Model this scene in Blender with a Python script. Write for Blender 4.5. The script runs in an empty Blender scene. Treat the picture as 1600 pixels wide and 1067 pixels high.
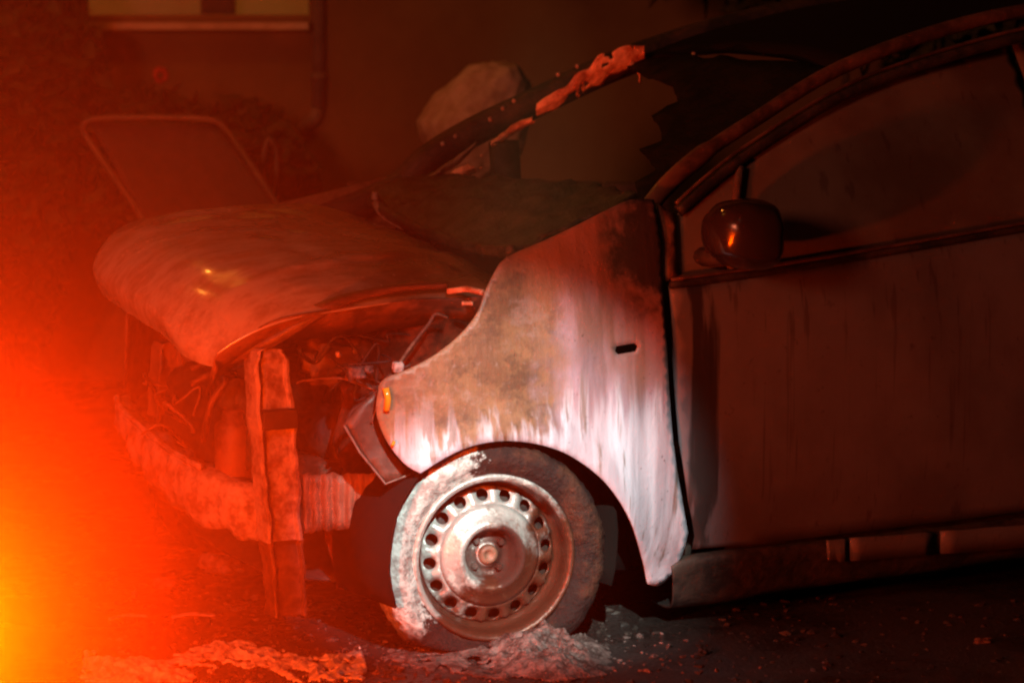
import bpy, bmesh, math, random
from mathutils import Vector, Matrix, noise as mnoise
from mathutils.geometry import delaunay_2d_cdt
R = math.radians
random.seed(7)
S = bpy.context.scene
COL = S.collection

# ------------------------------------------------------------------ camera
PSI, DIST, CAM_H = R(28.0), 7.5, 1.60
HUB = Vector((0.0, 0.03, 0.235))
CAM = Vector((HUB.x - DIST*math.sin(PSI), HUB.y - DIST*math.cos(PSI), CAM_H))
FPX = 4875.0
YAW = PSI + 22/FPX
PITCH = -(math.atan((CAM_H-HUB.z)/DIST) - math.atan(337/FPX))
cam_data = bpy.data.cameras.new('camera')
cam_data.sensor_width = 36.0
cam_data.lens = FPX*36/1600
cam_data.clip_start, cam_data.clip_end = 0.05, 800
cam_data.dof.use_dof = True
cam_data.dof.focus_distance = 7.65
cam_data.dof.aperture_fstop = 3.4
cam = bpy.data.objects.new('camera', cam_data); COL.objects.link(cam)
cam.location = CAM
cam.rotation_euler = (R(90)+PITCH, 0, -YAW)
S.camera = cam

# ------------------------------------------------------------------ world, lights, exposure
SUN_EL, SUN_ROT = R(-4), R(200)
W = bpy.data.worlds.new('World'); S.world = W; W.use_nodes = True
nt = W.node_tree
sky = nt.nodes.new('ShaderNodeTexSky'); sky.sky_type = 'NISHITA'; sky.sun_disc = False
sky.sun_elevation = SUN_EL; sky.sun_rotation = SUN_ROT
bg = nt.nodes['Background']
bg.inputs['Strength'].default_value = 0.005
nt.links.new(sky.outputs[0], bg.inputs[0])

def lamp(kind, name, loc, color, power, radius=0.05, target=None, **kw):
    d = bpy.data.lights.new(name, kind); d.color = color; d.energy = power
    if kind in ('POINT', 'SPOT'): d.shadow_soft_size = radius
    for k, v in kw.items(): setattr(d, k, v)
    o = bpy.data.objects.new(name, d); COL.objects.link(o); o.location = loc
    if target is not None:
        o.rotation_euler = (Vector(target)-Vector(loc)).to_track_quat('-Z', 'Y').to_euler()
    return o

# moon-weak key in the direction of the street side
moon = lamp('SUN', 'moon_light', (0, 0, 20), (1.0, 0.62, 0.42), 0.012, target=(6, 9, 8), angle=R(0.5))
# hand torch of the fire crew, standing left of the photographer
torch = lamp('SPOT', 'torch_light', (-1.35, -3.5, 2.6), (0.86, 1.0, 0.94), 1750, 0.025, target=(0.05, 0.0, 0.40),
             spot_size=R(14.5), spot_blend=1.0)
# added red fill from ahead of the wreck, its source unseen
red_fill = lamp('POINT', 'red_fill_light', (-5.8, -3.6, 2.7), (1.0, 0.21, 0.10), 820, 0.6)
# sodium street lamps beyond the car
street = lamp('POINT', 'street_lamp_light', (-0.4, 3.4, 4.5), (1.0, 0.30, 0.035), 40, 0.13)
street2 = lamp('POINT', 'street_lamp_light', (-2.2, 2.6, 4.9), (1.0, 0.34, 0.04), 18, 0.13)
# amber warning lamp just left of the frame
WARN = Vector((-1.86, -1.14, 0.445))
warn = lamp('POINT', 'warning_lamp_light', WARN, (1.0, 0.068, 0.0), 450, 0.05)

S.view_settings.view_transform = 'Standard'
S.view_settings.look = 'None'
S.view_settings.exposure = 0.0
S.view_settings.gamma = 1.0
S.view_settings.use_curve_mapping = False
S.cycles.pixel_filter_type = 'BLACKMAN_HARRIS'
S.cycles.filter_width = 2.2
S.cycles.max_bounces = 6
S.cycles.volume_bounces = 0
S.cycles.volume_step_rate = 1.0
S.cycles.use_denoising = True

# ------------------------------------------------------------------ camera geometry helpers (turn a sighting into a 3D point at a known depth)
RIGHT = Vector((math.cos(YAW), -math.sin(YAW), 0))
FLAT = Vector((math.sin(YAW), math.cos(YAW), 0))
FWD = FLAT*math.cos(PITCH) + Vector((0, 0, math.sin(PITCH)))
UP = RIGHT.cross(FWD)
def ray(px, py): return FWD + RIGHT*((px-800)/FPX) + UP*((533.5-py)/FPX)
def at_y(px, py, y): d = ray(px, py); return CAM + d*((y-CAM.y)/d.y)
def at_z(px, py, z): d = ray(px, py); return CAM + d*((z-CAM.z)/d.z)
def at_d(px, py, dist): d = ray(px, py); return CAM + d*(dist/d.dot(FLAT))
def on(fn, px, py):
    y = 0.0
    for _ in range(14):
        p = at_y(px, py, y); y = fn(p.x, p.z)
    return at_y(px, py, y)

# ------------------------------------------------------------------ object helpers
def tag(o, label=None, cat=None, group=None, kind=None):
    if label: o['label'] = label
    if cat: o['category'] = cat
    if group: o['group'] = group
    if kind: o['kind'] = kind
    return o
def empty(name, loc, label=None, cat=None, group=None):
    o = bpy.data.objects.new(name, None); COL.objects.link(o); o.location = loc
    o.empty_display_size = 0.1
    return tag(o, label, cat, group)
bpy.context.view_layer.update()
def place(o, parent):
    """parent keeping the child's coordinates as world coordinates"""
    if parent is not None:
        o.parent = parent
        m = Matrix.Translation(parent.location)
        q = parent.parent
        o.matrix_parent_inverse = m.inverted() if q is None else Matrix.Identity(4)
def obj(name, bm, mat, parent=None, smooth=True, loc=None, local=False):
    me = bpy.data.meshes.new(name)
    bmesh.ops.recalc_face_normals(bm, faces=bm.faces)
    bm.to_mesh(me); bm.free()
    for p in me.polygons: p.use_smooth = smooth
    if isinstance(mat, (list, tuple)):
        for m in mat: me.materials.append(m)
    elif mat: me.materials.append(mat)
    o = bpy.data.objects.new(name, me); COL.objects.link(o)
    if loc is not None: o.location = loc
    if parent is not None:
        if local: o.parent = parent
        else: place(o, parent)
    return o
def solid(o, t, off=1.0):
    m = o.modifiers.new('thickness', 'SOLIDIFY'); m.thickness = t; m.offset = off; return o
def bevel(o, w, seg=2):
    m = o.modifiers.new('bevel', 'BEVEL'); m.width = w; m.segments = seg; m.limit_method = 'ANGLE'; return o
def rough(bm, amp, scale, seed=0.0):
    for v in bm.verts:
        v.co += mnoise.noise_vector(v.co*scale + Vector((seed, seed*1.7, 0)))*amp
    return bm

def add_box(bm, lo, hi, M=None):
    r = bmesh.ops.create_cube(bm, size=1.0)
    lo, hi = Vector(lo), Vector(hi)
    for v in r['verts']:
        c = v.co + Vector((.5, .5, .5))
        p = Vector((lo.x+(hi.x-lo.x)*c.x, lo.y+(hi.y-lo.y)*c.y, lo.z+(hi.z-lo.z)*c.z))
        v.co = M @ p if M is not None else p
    return bm
def catmull(pts, n):
    out = []; P = [Vector(p) for p in pts]
    for i in range(len(P)-1):
        a, b, c, d = P[max(i-1, 0)], P[i], P[i+1], P[min(i+2, len(P)-1)]
        for k in range(n):
            t = k/n
            out.append(0.5*((2*b) + (c-a)*t + (2*a-5*b+4*c-d)*t*t + (3*b-a-3*c+d)*t**3))
    out.append(P[-1]); return out
def add_tube(bm, pts, radii, seg=10, cap=True, flat=None):
    """tube through pts; radii a number or list; flat=(a,b) squashes the section"""
    P = [Vector(p) for p in pts]; n = len(P)
    rad = radii if isinstance(radii, (list, tuple)) else [radii]*n
    if len(rad) != n: rad = [rad[0]+(rad[-1]-rad[0])*i/(n-1) for i in range(n)]
    rings = []; up = Vector((0, 0, 1))
    for i in range(n):
        t = (P[min(i+1, n-1)]-P[max(i-1, 0)]).normalized()
        ref = up if abs(t.z) < 0.95 else Vector((0, 1, 0))
        s = t.cross(ref).normalized(); u = s.cross(t)
        a, b = flat if flat else (1, 1)
        rings.append([bm.verts.new(P[i] + s*math.cos(2*math.pi*k/seg)*rad[i]*a + u*math.sin(2*math.pi*k/seg)*rad[i]*b) for k in range(seg)])
    for i in range(n-1):
        for k in range(seg):
            bm.faces.new((rings[i][k], rings[i][(k+1) % seg], rings[i+1][(k+1) % seg], rings[i+1][k]))
    if cap:
        bm.faces.new(rings[0][::-1]); bm.faces.new(rings[-1])
    return bm
def add_lathe(bm, prof, seg, axis='y', ph=0.0):
    """prof: list of (radius, along); axis y = wheel axle, z = upright"""
    rings = []
    for r, h in prof:
        ring = []
        for k in range(seg):
            a = ph + 2*math.pi*k/seg
            if axis == 'y': co = (r*math.cos(a), h, r*math.sin(a))
            else: co = (r*math.cos(a), r*math.sin(a), h)
            ring.append(bm.verts.new(co))
        rings.append(ring)
    for i in range(len(rings)-1):
        for k in range(seg):
            bm.faces.new((rings[i][k], rings[i][(k+1) % seg], rings[i+1][(k+1) % seg], rings[i+1][k]))
    return rings
def resample(loop, step):
    out = []
    for i, a in enumerate(loop):
        b = loop[(i+1) % len(loop)]
        n = max(1, int(math.ceil((Vector(b)-Vector(a)).length/step)))
        for k in range(n): out.append(Vector(a).lerp(Vector(b), k/n))
    return out
def sm_loop(pts, n=4):
    """smooth an open chain"""
    return [p.to_2d() for p in catmull([Vector((p[0], p[1], 0)) for p in pts], n)]
def inside(p, loop):
    c = False; j = len(loop)-1
    for i in range(len(loop)):
        a, b = loop[i], loop[j]
        if (a[1] > p[1]) != (b[1] > p[1]) and p[0] < (b[0]-a[0])*(p[1]-a[1])/(b[1]-a[1])+a[0]: c = not c
        j = i
    return c
def sheet(loop, lift, step=0.02, holes=(), jit=0.0):
    """fill a 2D loop with a fine mesh and lift it onto a curved surface: lift(u,v)->Vector"""
    V, E = [], []
    loops = [resample(loop, step)] + [resample(h, step*0.5) for h in holes]
    for lp in loops:
        s = len(V); V += [Vector((p[0], p[1])) for p in lp]
        E += [(s+i, s+(i+1) % len(lp)) for i in range(len(lp))]
    xs = [p[0] for p in loops[0]]; ys = [p[1] for p in loops[0]]
    segs = [p for lp in loops for p in lp]
    x = min(xs)+step/2; row = 0
    import itertools
    grid = {}
    for p in segs: grid.setdefault((int(p[0]//step), int(p[1]//step)), []).append(p)
    y = min(ys)+step/2
    while y < max(ys):
        x = min(xs)+(step/2 if row % 2 else step)
        while x < max(xs):
            p = Vector((x, y))
            if inside(p, loops[0]) and not any(inside(p, h) for h in loops[1:]):
                gx, gy = int(x//step), int(y//step)
                near = any((Vector(q[:2])-p).length < step*0.55 for dx in (-1, 0, 1) for dy in (-1, 0, 1) for q in grid.get((gx+dx, gy+dy), ()))
                if not near: V.append(p)
            x += step
        y += step; row += 1
    vo, eo, fo, *_ = delaunay_2d_cdt(V, E, [], 2 if holes else 1, 1e-6)
    bm = bmesh.new()
    bv = [bm.verts.new(lift(v[0], v[1])) for v in vo]
    hl = loops[1:]
    for f in fo:
        c = Vector((sum(vo[i][0] for i in f)/len(f), sum(vo[i][1] for i in f)/len(f)))
        if any(inside(c, h) for h in hl): continue
        try: bm.faces.new([bv[i] for i in f])
        except ValueError: pass
    for v in [v for v in bm.verts if not v.link_faces]: bm.verts.remove(v)
    return bm
def patch(rows, nu=6, nv=6):
    """smooth surface through a grid of control points"""
    A = [catmull(r, nv) for r in rows]
    cols = [catmull([A[i][j] for i in range(len(A))], nu) for j in range(len(A[0]))]
    bm = bmesh.new()
    vs = [[bm.verts.new(p) for p in c] for c in cols]
    for j in range(len(vs)-1):
        for i in range(len(vs[0])-1):
            bm.faces.new((vs[j][i], vs[j][i+1], vs[j+1][i+1], vs[j+1][i]))
    return bm

# ------------------------------------------------------------------ material helpers
class Mat:
    def __init__(s, name, rough=0.6, metal=0.0, color=(0.5, 0.5, 0.5), spec=0.5):
        s.m = bpy.data.materials.new(name); s.m.use_nodes = True
        s.nt = s.m.node_tree; s.b = s.nt.nodes['Principled BSDF']
        s.b.inputs['Roughness'].default_value = rough
        s.b.inputs['Metallic'].default_value = metal
        s.b.inputs['Specular IOR Level'].default_value = spec
        s.b.inputs['Base Color'].default_value = (*color, 1)
        s.tc = s.nt.nodes.new('ShaderNodeTexCoord').outputs['Object']
        s.sep = s.nt.nodes.new('ShaderNodeSeparateXYZ'); s.nt.links.new(s.tc, s.sep.inputs[0])
    def lk(s, a, b): s.nt.links.new(a, b)
    def val(s, inp, v):
        if hasattr(v, 'is_linked') or hasattr(v, 'links'): s.lk(v, inp)
        else: inp.default_value = v
    def noise(s, scale=5, stretch=(1, 1, 1), detail=5, rough=0.6, off=(0, 0, 0)):
        mp = s.nt.nodes.new('ShaderNodeMapping'); mp.inputs['Scale'].default_value = stretch; mp.inputs['Location'].default_value = off
        s.lk(s.tc, mp.inputs[0])
        n = s.nt.nodes.new('ShaderNodeTexNoise'); n.inputs['Scale'].default_value = scale
        n.inputs['Detail'].default_value = detail; n.inputs['Roughness'].default_value = rough
        s.lk(mp.outputs[0], n.inputs['Vector']); return n.outputs['Fac']
    def math(s, op, a, b=0.0, clamp=False):
        n = s.nt.nodes.new('ShaderNodeMath'); n.operation = op; n.use_clamp = clamp
        s.val(n.inputs[0], a); s.val(n.inputs[1], b); return n.outputs[0]
    def step(s, v, lo, hi):
        n = s.nt.nodes.new('ShaderNodeMapRange'); n.interpolation_type = 'SMOOTHSTEP'
        s.val(n.inputs['Value'], v)
        n.inputs['From Min'].default_value = lo; n.inputs['From Max'].default_value = hi
        return n.outputs['Result']
    def dist(s, p):
        n = s.nt.nodes.new('ShaderNodeVectorMath'); n.operation = 'DISTANCE'
        s.lk(s.tc, n.inputs[0]); n.inputs[1].default_value = p; return n.outputs['Value']
    def mix(s, f, a, b):
        n = s.nt.nodes.new('ShaderNodeMix'); n.data_type = 'RGBA'
        s.val(n.inputs['Factor'], f)
        for i, c in ((6, a), (7, b)):
            if isinstance(c, tuple): n.inputs[i].default_value = (*c, 1)
            else: s.lk(c, n.inputs[i])
        return n.outputs[2]
    def color(s, c): s.val(s.b.inputs['Base Color'], c) if not isinstance(c, tuple) else None
    def rough(s, v): s.val(s.b.inputs['Roughness'], v)
    def lerp(s, f, lo, hi):
        n = s.nt.nodes.new('ShaderNodeMapRange'); s.val(n.inputs['Value'], f)
        n.inputs['To Min'].default_value = lo; n.inputs['To Max'].default_value = hi; return n.outputs['Result']
    def bump(s, h, strength=0.3, dist=0.01):
        n = s.nt.nodes.new('ShaderNodeBump'); n.inputs['Strength'].default_value = strength; n.inputs['Distance'].default_value = dist
        s.lk(h, n.inputs['Height']); s.lk(n.outputs[0], s.b.inputs['Normal'])

def charred(name, c1, c2, scale=9, r=(0.45, 0.85), bump=0.5, metal=0.0, stretch=(1, 1, 1)):
    m = Mat(name, metal=metal)
    n = m.noise(scale, stretch, 6, 0.65); n2 = m.noise(scale*5, stretch, 4, 0.6, (3, 1, 2))
    f = m.step(m.math('ADD', n, m.math('MULTIPLY', n2, 0.4)), 0.55, 0.85)
    m.color(m.mix(f, c1, c2)); m.rough(m.lerp(n2, *r)); m.bump(m.math('ADD', n, n2), bump, 0.006)
    return m.m

SOOT, RUST, ASH, PAINT = (0.018, 0.015, 0.013), (0.17, 0.065, 0.028), (0.55, 0.51, 0.53), (0.30, 0.26, 0.28)
M = {}
M['char'] = charred('charred_black', SOOT, (0.06, 0.04, 0.03))
M['crust'] = charred('burnt_plastic_crust', (0.010, 0.008, 0.007), (0.07, 0.06, 0.06), 20, (0.2, 0.6), 0.8)
m = Mat('matt_soot', 0.95, 0, (0.008, 0.006, 0.005), 0.1); M['soot'] = m.m
M['rusty'] = charred('burnt_steel', (0.07, 0.035, 0.022), (0.24, 0.12, 0.075), 7, (0.35, 0.75))
M['grey_steel'] = charred('scorched_grey_steel', (0.13, 0.075, 0.055), (0.30, 0.21, 0.175), 15, (0.35, 0.75), 0.9, 0.0, (1, 1, .3))
M['wing'] = charred('rusted_inner_wing', (0.012, 0.006, 0.004), (0.11, 0.032, 0.014), 9, (0.8, 0.95))
M['wing'].node_tree.nodes['Principled BSDF'].inputs['Specular IOR Level'].default_value = 0.15
M['pale_steel'] = charred('pale_scorched_steel', (0.20, 0.12, 0.095), (0.52, 0.41, 0.38), 17, (0.22, 0.6), 0.6)
M['cable'] = charred('scorched_cable', (0.10, 0.04, 0.025), (0.3, 0.16, 0.10), 12)
M['ash'] = charred('pale_ash', (0.05, 0.026, 0.02), (0.27, 0.18, 0.16), 26, (0.4, 0.9), 1.0)

# fender: burnt-through paint, pale ash washed down in streaks, soot towards the pillar
m = Mat('burnt_fender_paint', 0.45)
X, Z = m.sep.outputs[0], m.sep.outputs[2]
big = m.noise(5, (1, 1, 1), 6, 0.65); fine = m.noise(40, (1, 1, 1), 5, 0.7); blot = m.noise(13, (1, 1, 1.0), 6, 0.7, (5, 2, 1))
drip = m.noise(38, (1, 1, 0.055), 4, 0.55); drip2 = m.noise(20, (1, 1, 0.08), 3, 0.5, (2, 9, 4))
mott = m.step(m.math('ADD', m.math('ADD', m.math('MULTIPLY', big, 0.45), m.math('MULTIPLY', blot, 0.4)), m.math('MULTIPLY', fine, 0.15)), 0.42, 0.58)
brown = m.mix(mott, (0.28, 0.135, 0.07), (0.175, 0.08, 0.042))
pat = m.noise(7, (1, 1, 1.4), 7, 0.75, (11, 3, 6))
brown = m.mix(m.math('MULTIPLY', m.step(pat, 0.50, 0.62), 0.75), brown, (0.095, 0.048, 0.03))
brown = m.mix(m.math('MULTIPLY', m.step(pat, 0.47, 0.36), 0.6), brown, (0.34, 0.20, 0.16))
brown = m.mix(m.step(fine, 0.55, 0.75), brown, (0.30, 0.19, 0.15))
pink = m.mix(m.step(drip2, 0.42, 0.62), (0.44, 0.29, 0.34), (0.27, 0.165, 0.18))
pink = m.mix(m.math('MULTIPLY', m.step(fine, 0.58, 0.7), 0.5), pink, (0.16, 0.08, 0.07))
zone = m.step(m.math('ADD', X, m.math('ADD', m.math('MULTIPLY', m.math('SUBTRACT', big, 0.5), 0.34), m.math('MULTIPLY', m.math('SUBTRACT', blot, 0.5), 0.12))), 0.07, 0.22)
c = m.mix(zone, brown, pink)
wash = m.step(m.math('SUBTRACT', m.math('ADD', m.math('MULTIPLY', drip, 0.42), m.math('MULTIPLY', zone, 0.06)), Z), -0.385, -0.27)
white = m.mix(m.step(drip2, 0.35, 0.6), (0.70, 0.64, 0.72), (0.46, 0.38, 0.43))
white = m.mix(m.math('MULTIPLY', m.step(drip, 0.56, 0.68), 0.8), white, (0.20, 0.12, 0.09))
c = m.mix(wash, c, white)
sd = m.dist((0.47, 0.06, 0.97))
soot = m.step(m.math('ADD', sd, m.math('MULTIPLY', m.math('SUBTRACT', blot, 0.5), 0.26)), 0.22, 0.10)
c = m.mix(m.math('MULTIPLY', soot, 0.95), c, (0.028, 0.015, 0.011))
or_ = m.math('MULTIPLY', m.step(m.math('ADD', sd, m.math('MULTIPLY', m.math('SUBTRACT', big, 0.5), 0.3)), 0.42, 0.26), m.math('SUBTRACT', 1.0, soot))
c = m.mix(m.math('MULTIPLY', or_, 0.6), c, (0.33, 0.12, 0.045))
spk = m.noise(120, (1, 1, 1), 2, 0.5)
c = m.mix(m.math('MULTIPLY', m.math('MULTIPLY', m.step(spk, 0.67, 0.72), m.step(blot, 0.48, 0.6)), 0.8), c, (0.06, 0.03, 0.022))
m.color(c); m.rough(m.lerp(blot, 0.3, 0.65)); m.bump(m.math('ADD', m.math('ADD', blot, fine), drip), 0.45, 0.005)
M['fender'] = m.m

# bonnet: dulled silver paint with run marks towards its nose
m = Mat('burnt_bonnet_paint', 0.3)
X, Y, Z = m.sep.outputs
big = m.noise(3.5, (1, 1, 1), 6, 0.65); fine = m.noise(45, (1, 1, 1), 4, 0.6); run = m.noise(17, (0.35, 1, 0.5), 6, 0.75)
rz = m.step(m.math('ADD', X, m.math('MULTIPLY', m.math('SUBTRACT', big, 0.5), 0.6)), -0.34, 0.0)
c = m.mix(rz, m.mix(m.step(run, 0.40, 0.66), (0.56, 0.50, 0.49), (0.36, 0.27, 0.22)), m.mix(m.step(big, 0.42, 0.6), (0.40, 0.25, 0.14), (0.27, 0.15, 0.08)))
c = m.mix(m.math('MULTIPLY', m.step(fine, 0.6, 0.68), 0.5), c, (0.50, 0.38, 0.34))
m.color(c); m.rough(m.lerp(m.math('ADD', m.math('MULTIPLY', big, .5), m.math('MULTIPLY', fine, .5)), 0.10, 0.38)); m.bump(fine, 0.05, 0.002)
m.b.inputs['Metallic'].default_value = 0.15
m.b.inputs['Coat Weight'].default_value = 0.8; m.b.inputs['Coat Roughness'].default_value = 0.09
M['bonnet'] = m.m

# door: the same paint under a film of smoke
m = Mat('smoke_stained_door_paint', 0.5)
X, Y, Z = m.sep.outputs
big = m.noise(2.6, (1, 1, 0.8), 6, 0.6); fine = m.noise(35, (1, 1, 1), 5, 0.65); run = m.noise(22, (1, 1, 0.05), 4, 0.55, (1, 4, 0)); run2 = m.noise(55, (1, 1, 0.035), 3, 0.5, (8, 1, 0))
c = m.mix(m.step(big, 0.35, 0.7), (0.17, 0.155, 0.17), (0.115, 0.098, 0.10))
c = m.mix(m.math('MULTIPLY', m.step(run2, 0.60, 0.70), 0.45), c, (0.04, 0.026, 0.02))
streak = m.math('MULTIPLY', m.step(m.math('ADD', X, m.math('MULTIPLY', m.math('SUBTRACT', run, 0.5), 0.14)), 0.535, 0.555), m.step(m.math('ADD', X, m.math('MULTIPLY', m.math('SUBTRACT', run, 0.5), 0.16)), 0.61, 0.585))
c = m.mix(m.math('MULTIPLY', streak, 0.85), c, (0.022, 0.014, 0.011))
c = m.mix(m.math('MULTIPLY', m.step(fine, 0.62, 0.72), 0.5), c, (0.05, 0.034, 0.028))
m.color(c); m.rough(m.lerp(fine, 0.4, 0.7)); m.bump(m.math('ADD', fine, run2), 0.15, 0.003)
M['door'] = m.m
# sooty side glass
m = Mat('sooted_glass', 0.35)
big = m.noise(2.2, (1, 1, 1), 6, 0.6, (4, 0, 2)); run = m.noise(30, (1, 1, 0.05), 4, 0.55); fine = m.noise(60, (1, 1, 1), 3, 0.6)
c = m.mix(m.step(big, 0.35, 0.65), (0.19, 0.155, 0.13), (0.12, 0.08, 0.055))
c = m.mix(m.math('MULTIPLY', m.step(run, 0.6, 0.7), 0.4), c, (0.05, 0.02, 0.012))
m.color(c); m.rough(m.lerp(fine, 0.25, 0.6)); M['glass'] = m.m
# black screen remains
M['black_glass'] = charred('blackened_glass', (0.005, 0.004, 0.003), (0.014, 0.009, 0.007), 10, (0.7, 0.95), 0.6)
M['black_glass'].node_tree.nodes['Principled BSDF'].inputs['Specular IOR Level'].default_value = 0.15
# pillar paint
M['pillar'] = charred('scorched_pillar_paint', (0.06, 0.03, 0.02), (0.17, 0.085, 0.06), 6, (0.35, 0.6), 0.25)
M['peeled'] = charred('peeled_orange_trim', (0.40, 0.12, 0.05), (0.90, 0.50, 0.32), 12, (0.25, 0.5), 0.7)  # orange base colour, paler in patches
# mirror shell
m = Mat('glossy_mirror_shell', 0.10, 0.0, (0.035, 0.02, 0.017)); fine = m.noise(16); m.rough(m.lerp(m.step(fine, 0.4, 0.7), 0.06, 0.25)); m.bump(fine, 0.12, 0.01); M['mirror'] = m.m
# tyre
m = Mat('burnt_tyre_rubber', 0.7)
X, Y, Z = m.sep.outputs
n1 = m.noise(9, (1, 1, 1), 6, 0.7); n2 = m.noise(34, (1, 1, 1), 5, 0.7, (2, 2, 2))
am = m.math('ADD', m.math('MULTIPLY', X, -3.6), m.math('MULTIPLY', Z, 1.0))
am = m.math('ADD', am, m.math('MULTIPLY', m.math('SUBTRACT', m.math('ADD', m.math('MULTIPLY', n1, .55), m.math('MULTIPLY', n2, .45)), 0.5), 2.2))
am = m.math('MULTIPLY', m.step(am, 0.36, 0.52), m.step(m.math('ADD', Z, m.math('MULTIPLY', n1, 0.08)), -0.16, -0.10))
base = m.mix(m.step(n1, 0.45, 0.65), (0.018, 0.010, 0.008), (0.075, 0.026, 0.013))
c = m.mix(am, base, m.mix(m.step(n2, 0.4, 0.6), (0.32, 0.33, 0.31), (0.70, 0.74, 0.70)))
m.color(c); m.rough(m.lerp(am, 0.75, 0.32)); m.bump(m.math('ADD', n1, n2), 1.0, 0.014); m.b.inputs['Specular IOR Level'].default_value = 0.3; M['tyre'] = m.m
# rim: ash and rust, with the shade of its recesses painted in
m = Mat('heat_stained_shaded_rim_steel', 0.45)
X, Y, Z = m.sep.outputs
n1 = m.noise(11, (1, 1, 1), 6, 0.65); n2 = m.noise(50, (1, 1, 1), 4, 0.65)
rr = m.math('SQRT', m.math('ADD', m.math('MULTIPLY', X, X), m.math('MULTIPLY', Z, Z)))
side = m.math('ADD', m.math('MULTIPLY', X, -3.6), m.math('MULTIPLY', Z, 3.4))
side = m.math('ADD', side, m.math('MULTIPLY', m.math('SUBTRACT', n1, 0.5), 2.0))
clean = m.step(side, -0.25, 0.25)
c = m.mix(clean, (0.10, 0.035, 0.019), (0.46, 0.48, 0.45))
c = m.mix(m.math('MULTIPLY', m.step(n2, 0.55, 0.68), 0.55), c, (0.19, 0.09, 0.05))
cup_shade = m.math('MULTIPLY', m.step(rr, 0.088, 0.080), m.step(m.math('ADD', X, m.math('MULTIPLY', m.math('SUBTRACT', n1, .5), .05)), 0.005, 0.022))  # right half of the hub cup darkened as its shadow
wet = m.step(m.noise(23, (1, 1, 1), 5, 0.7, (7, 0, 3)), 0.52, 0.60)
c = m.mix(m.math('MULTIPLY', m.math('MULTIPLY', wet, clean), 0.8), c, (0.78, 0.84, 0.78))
cup_shade2 = m.math('MULTIPLY', m.math('MULTIPLY', m.step(rr, 0.064, 0.058), m.step(rr, 0.026, 0.031)), m.step(n1, 0.36, 0.46))  # shade of the recessed hub painted as a dark ring
c = m.mix(m.math('MULTIPLY', cup_shade2, 0.85), c, (0.06, 0.02, 0.011))
c = m.mix(m.math('MULTIPLY', cup_shade, 0.96), c, (0.05, 0.016, 0.009))
barrel = m.math('MULTIPLY', m.step(rr, 0.166, 0.170), m.step(rr, 0.192, 0.188))  # barrel ring painted dark: soot plus recess shade
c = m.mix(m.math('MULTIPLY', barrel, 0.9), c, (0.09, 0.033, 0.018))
m.color(c); m.rough(m.math('MAXIMUM', m.lerp(n2, 0.2, 0.55), m.math('MULTIPLY', cup_shade, 0.8))); m.bump(m.math('ADD', n1, n2), 0.45, 0.006); m.b.inputs['Metallic'].default_value = 0.35; M['rim'] = m.m
# amber lens
m = Mat('amber_plastic', 0.15, 0.0, (0.85, 0.28, 0.02)); M['amber'] = m.m
# ground
m = Mat('wet_asphalt', 0.5)
n1 = m.noise(1.3, (1, 1, 1), 6, 0.65); n2 = m.noise(90, (1, 1, 1), 4, 0.7); n3 = m.noise(7, (1, 1, 1), 6, 0.7)
c = m.mix(m.step(n2, 0.4, 0.65), (0.022, 0.018, 0.016), (0.06, 0.048, 0.042))
c = m.mix(m.math('MULTIPLY', m.step(n3, 0.55, 0.7), 0.6), c, (0.08, 0.05, 0.04))
m.color(c); m.rough(m.lerp(m.step(n1, 0.42, 0.58), 0.16, 0.75)); m.bump(m.math('ADD', m.math('MULTIPLY', n3, 2.0), n2), 0.7, 0.008); M['asphalt'] = m.m
# house
m = Mat('rendered_wall', 0.85)
n1 = m.noise(0.9, (1, 1, 1), 5, 0.6); n2 = m.noise(30)
c = m.mix(m.step(n1, 0.35, 0.65), (0.22, 0.13, 0.055), (0.13, 0.065, 0.03)); m.color(c); m.bump(n2, 0.3, 0.004); M['wall'] = m.m
M['brick'] = charred('plinth_brick', (0.10, 0.04, 0.03), (0.20, 0.08, 0.055), 11)
M['sill'] = charred('painted_sill', (0.42, 0.33, 0.22), (0.55, 0.45, 0.32), 8)
M['frame'] = charred('dark_window_frame', (0.03, 0.022, 0.018), (0.05, 0.035, 0.03), 8)
M['pipe'] = charred('grey_downpipe', (0.18, 0.13, 0.10), (0.26, 0.2, 0.16), 5)
M['leaf'] = charred('dark_leaves', (0.03, 0.035, 0.012), (0.08, 0.075, 0.025), 14)
M['stem'] = charred('bark', (0.05, 0.035, 0.02), (0.1, 0.07, 0.045), 20)
M['flower'] = charred('red_petals', (0.55, 0.05, 0.03), (0.7, 0.09, 0.05), 30)
M['cloth'] = charred('pale_sackcloth', (0.40, 0.26, 0.16), (0.62, 0.46, 0.34), 5, (0.7, 0.9), 0.5)
M['tube'] = charred('weathered_tube', (0.12, 0.07, 0.045), (0.2, 0.13, 0.09), 8, (0.4, 0.6))
M['sling'] = charred('dark_sling', (0.035, 0.025, 0.02), (0.055, 0.035, 0.03), 20)
m = Mat('lit_window', 0.2, 0, (0.05, 0.03, 0.02)); m.b.inputs['Emission Color'].default_value = (1.0, 0.40, 0.07, 1); m.b.inputs['Emission Strength'].default_value = 0.09; m.b.inputs['Specular IOR Level'].default_value = 0.1
n1 = m.noise(2.5); m.lk(m.mix(m.step(n1, 0.4, 0.65), (0.9, 0.20, 0.02), (1.0, 0.30, 0.035)), m.b.inputs['Emission Color']); M['lit'] = m.m
m = Mat('warning_plastic', 0.5, 0, (0.55, 0.25, 0.02)); M['warn'] = m.m
lm = bpy.data.materials.new('amber_lens'); lm.use_nodes = True
ln = lm.node_tree; ln.nodes.remove(ln.nodes['Principled BSDF'])
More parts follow.
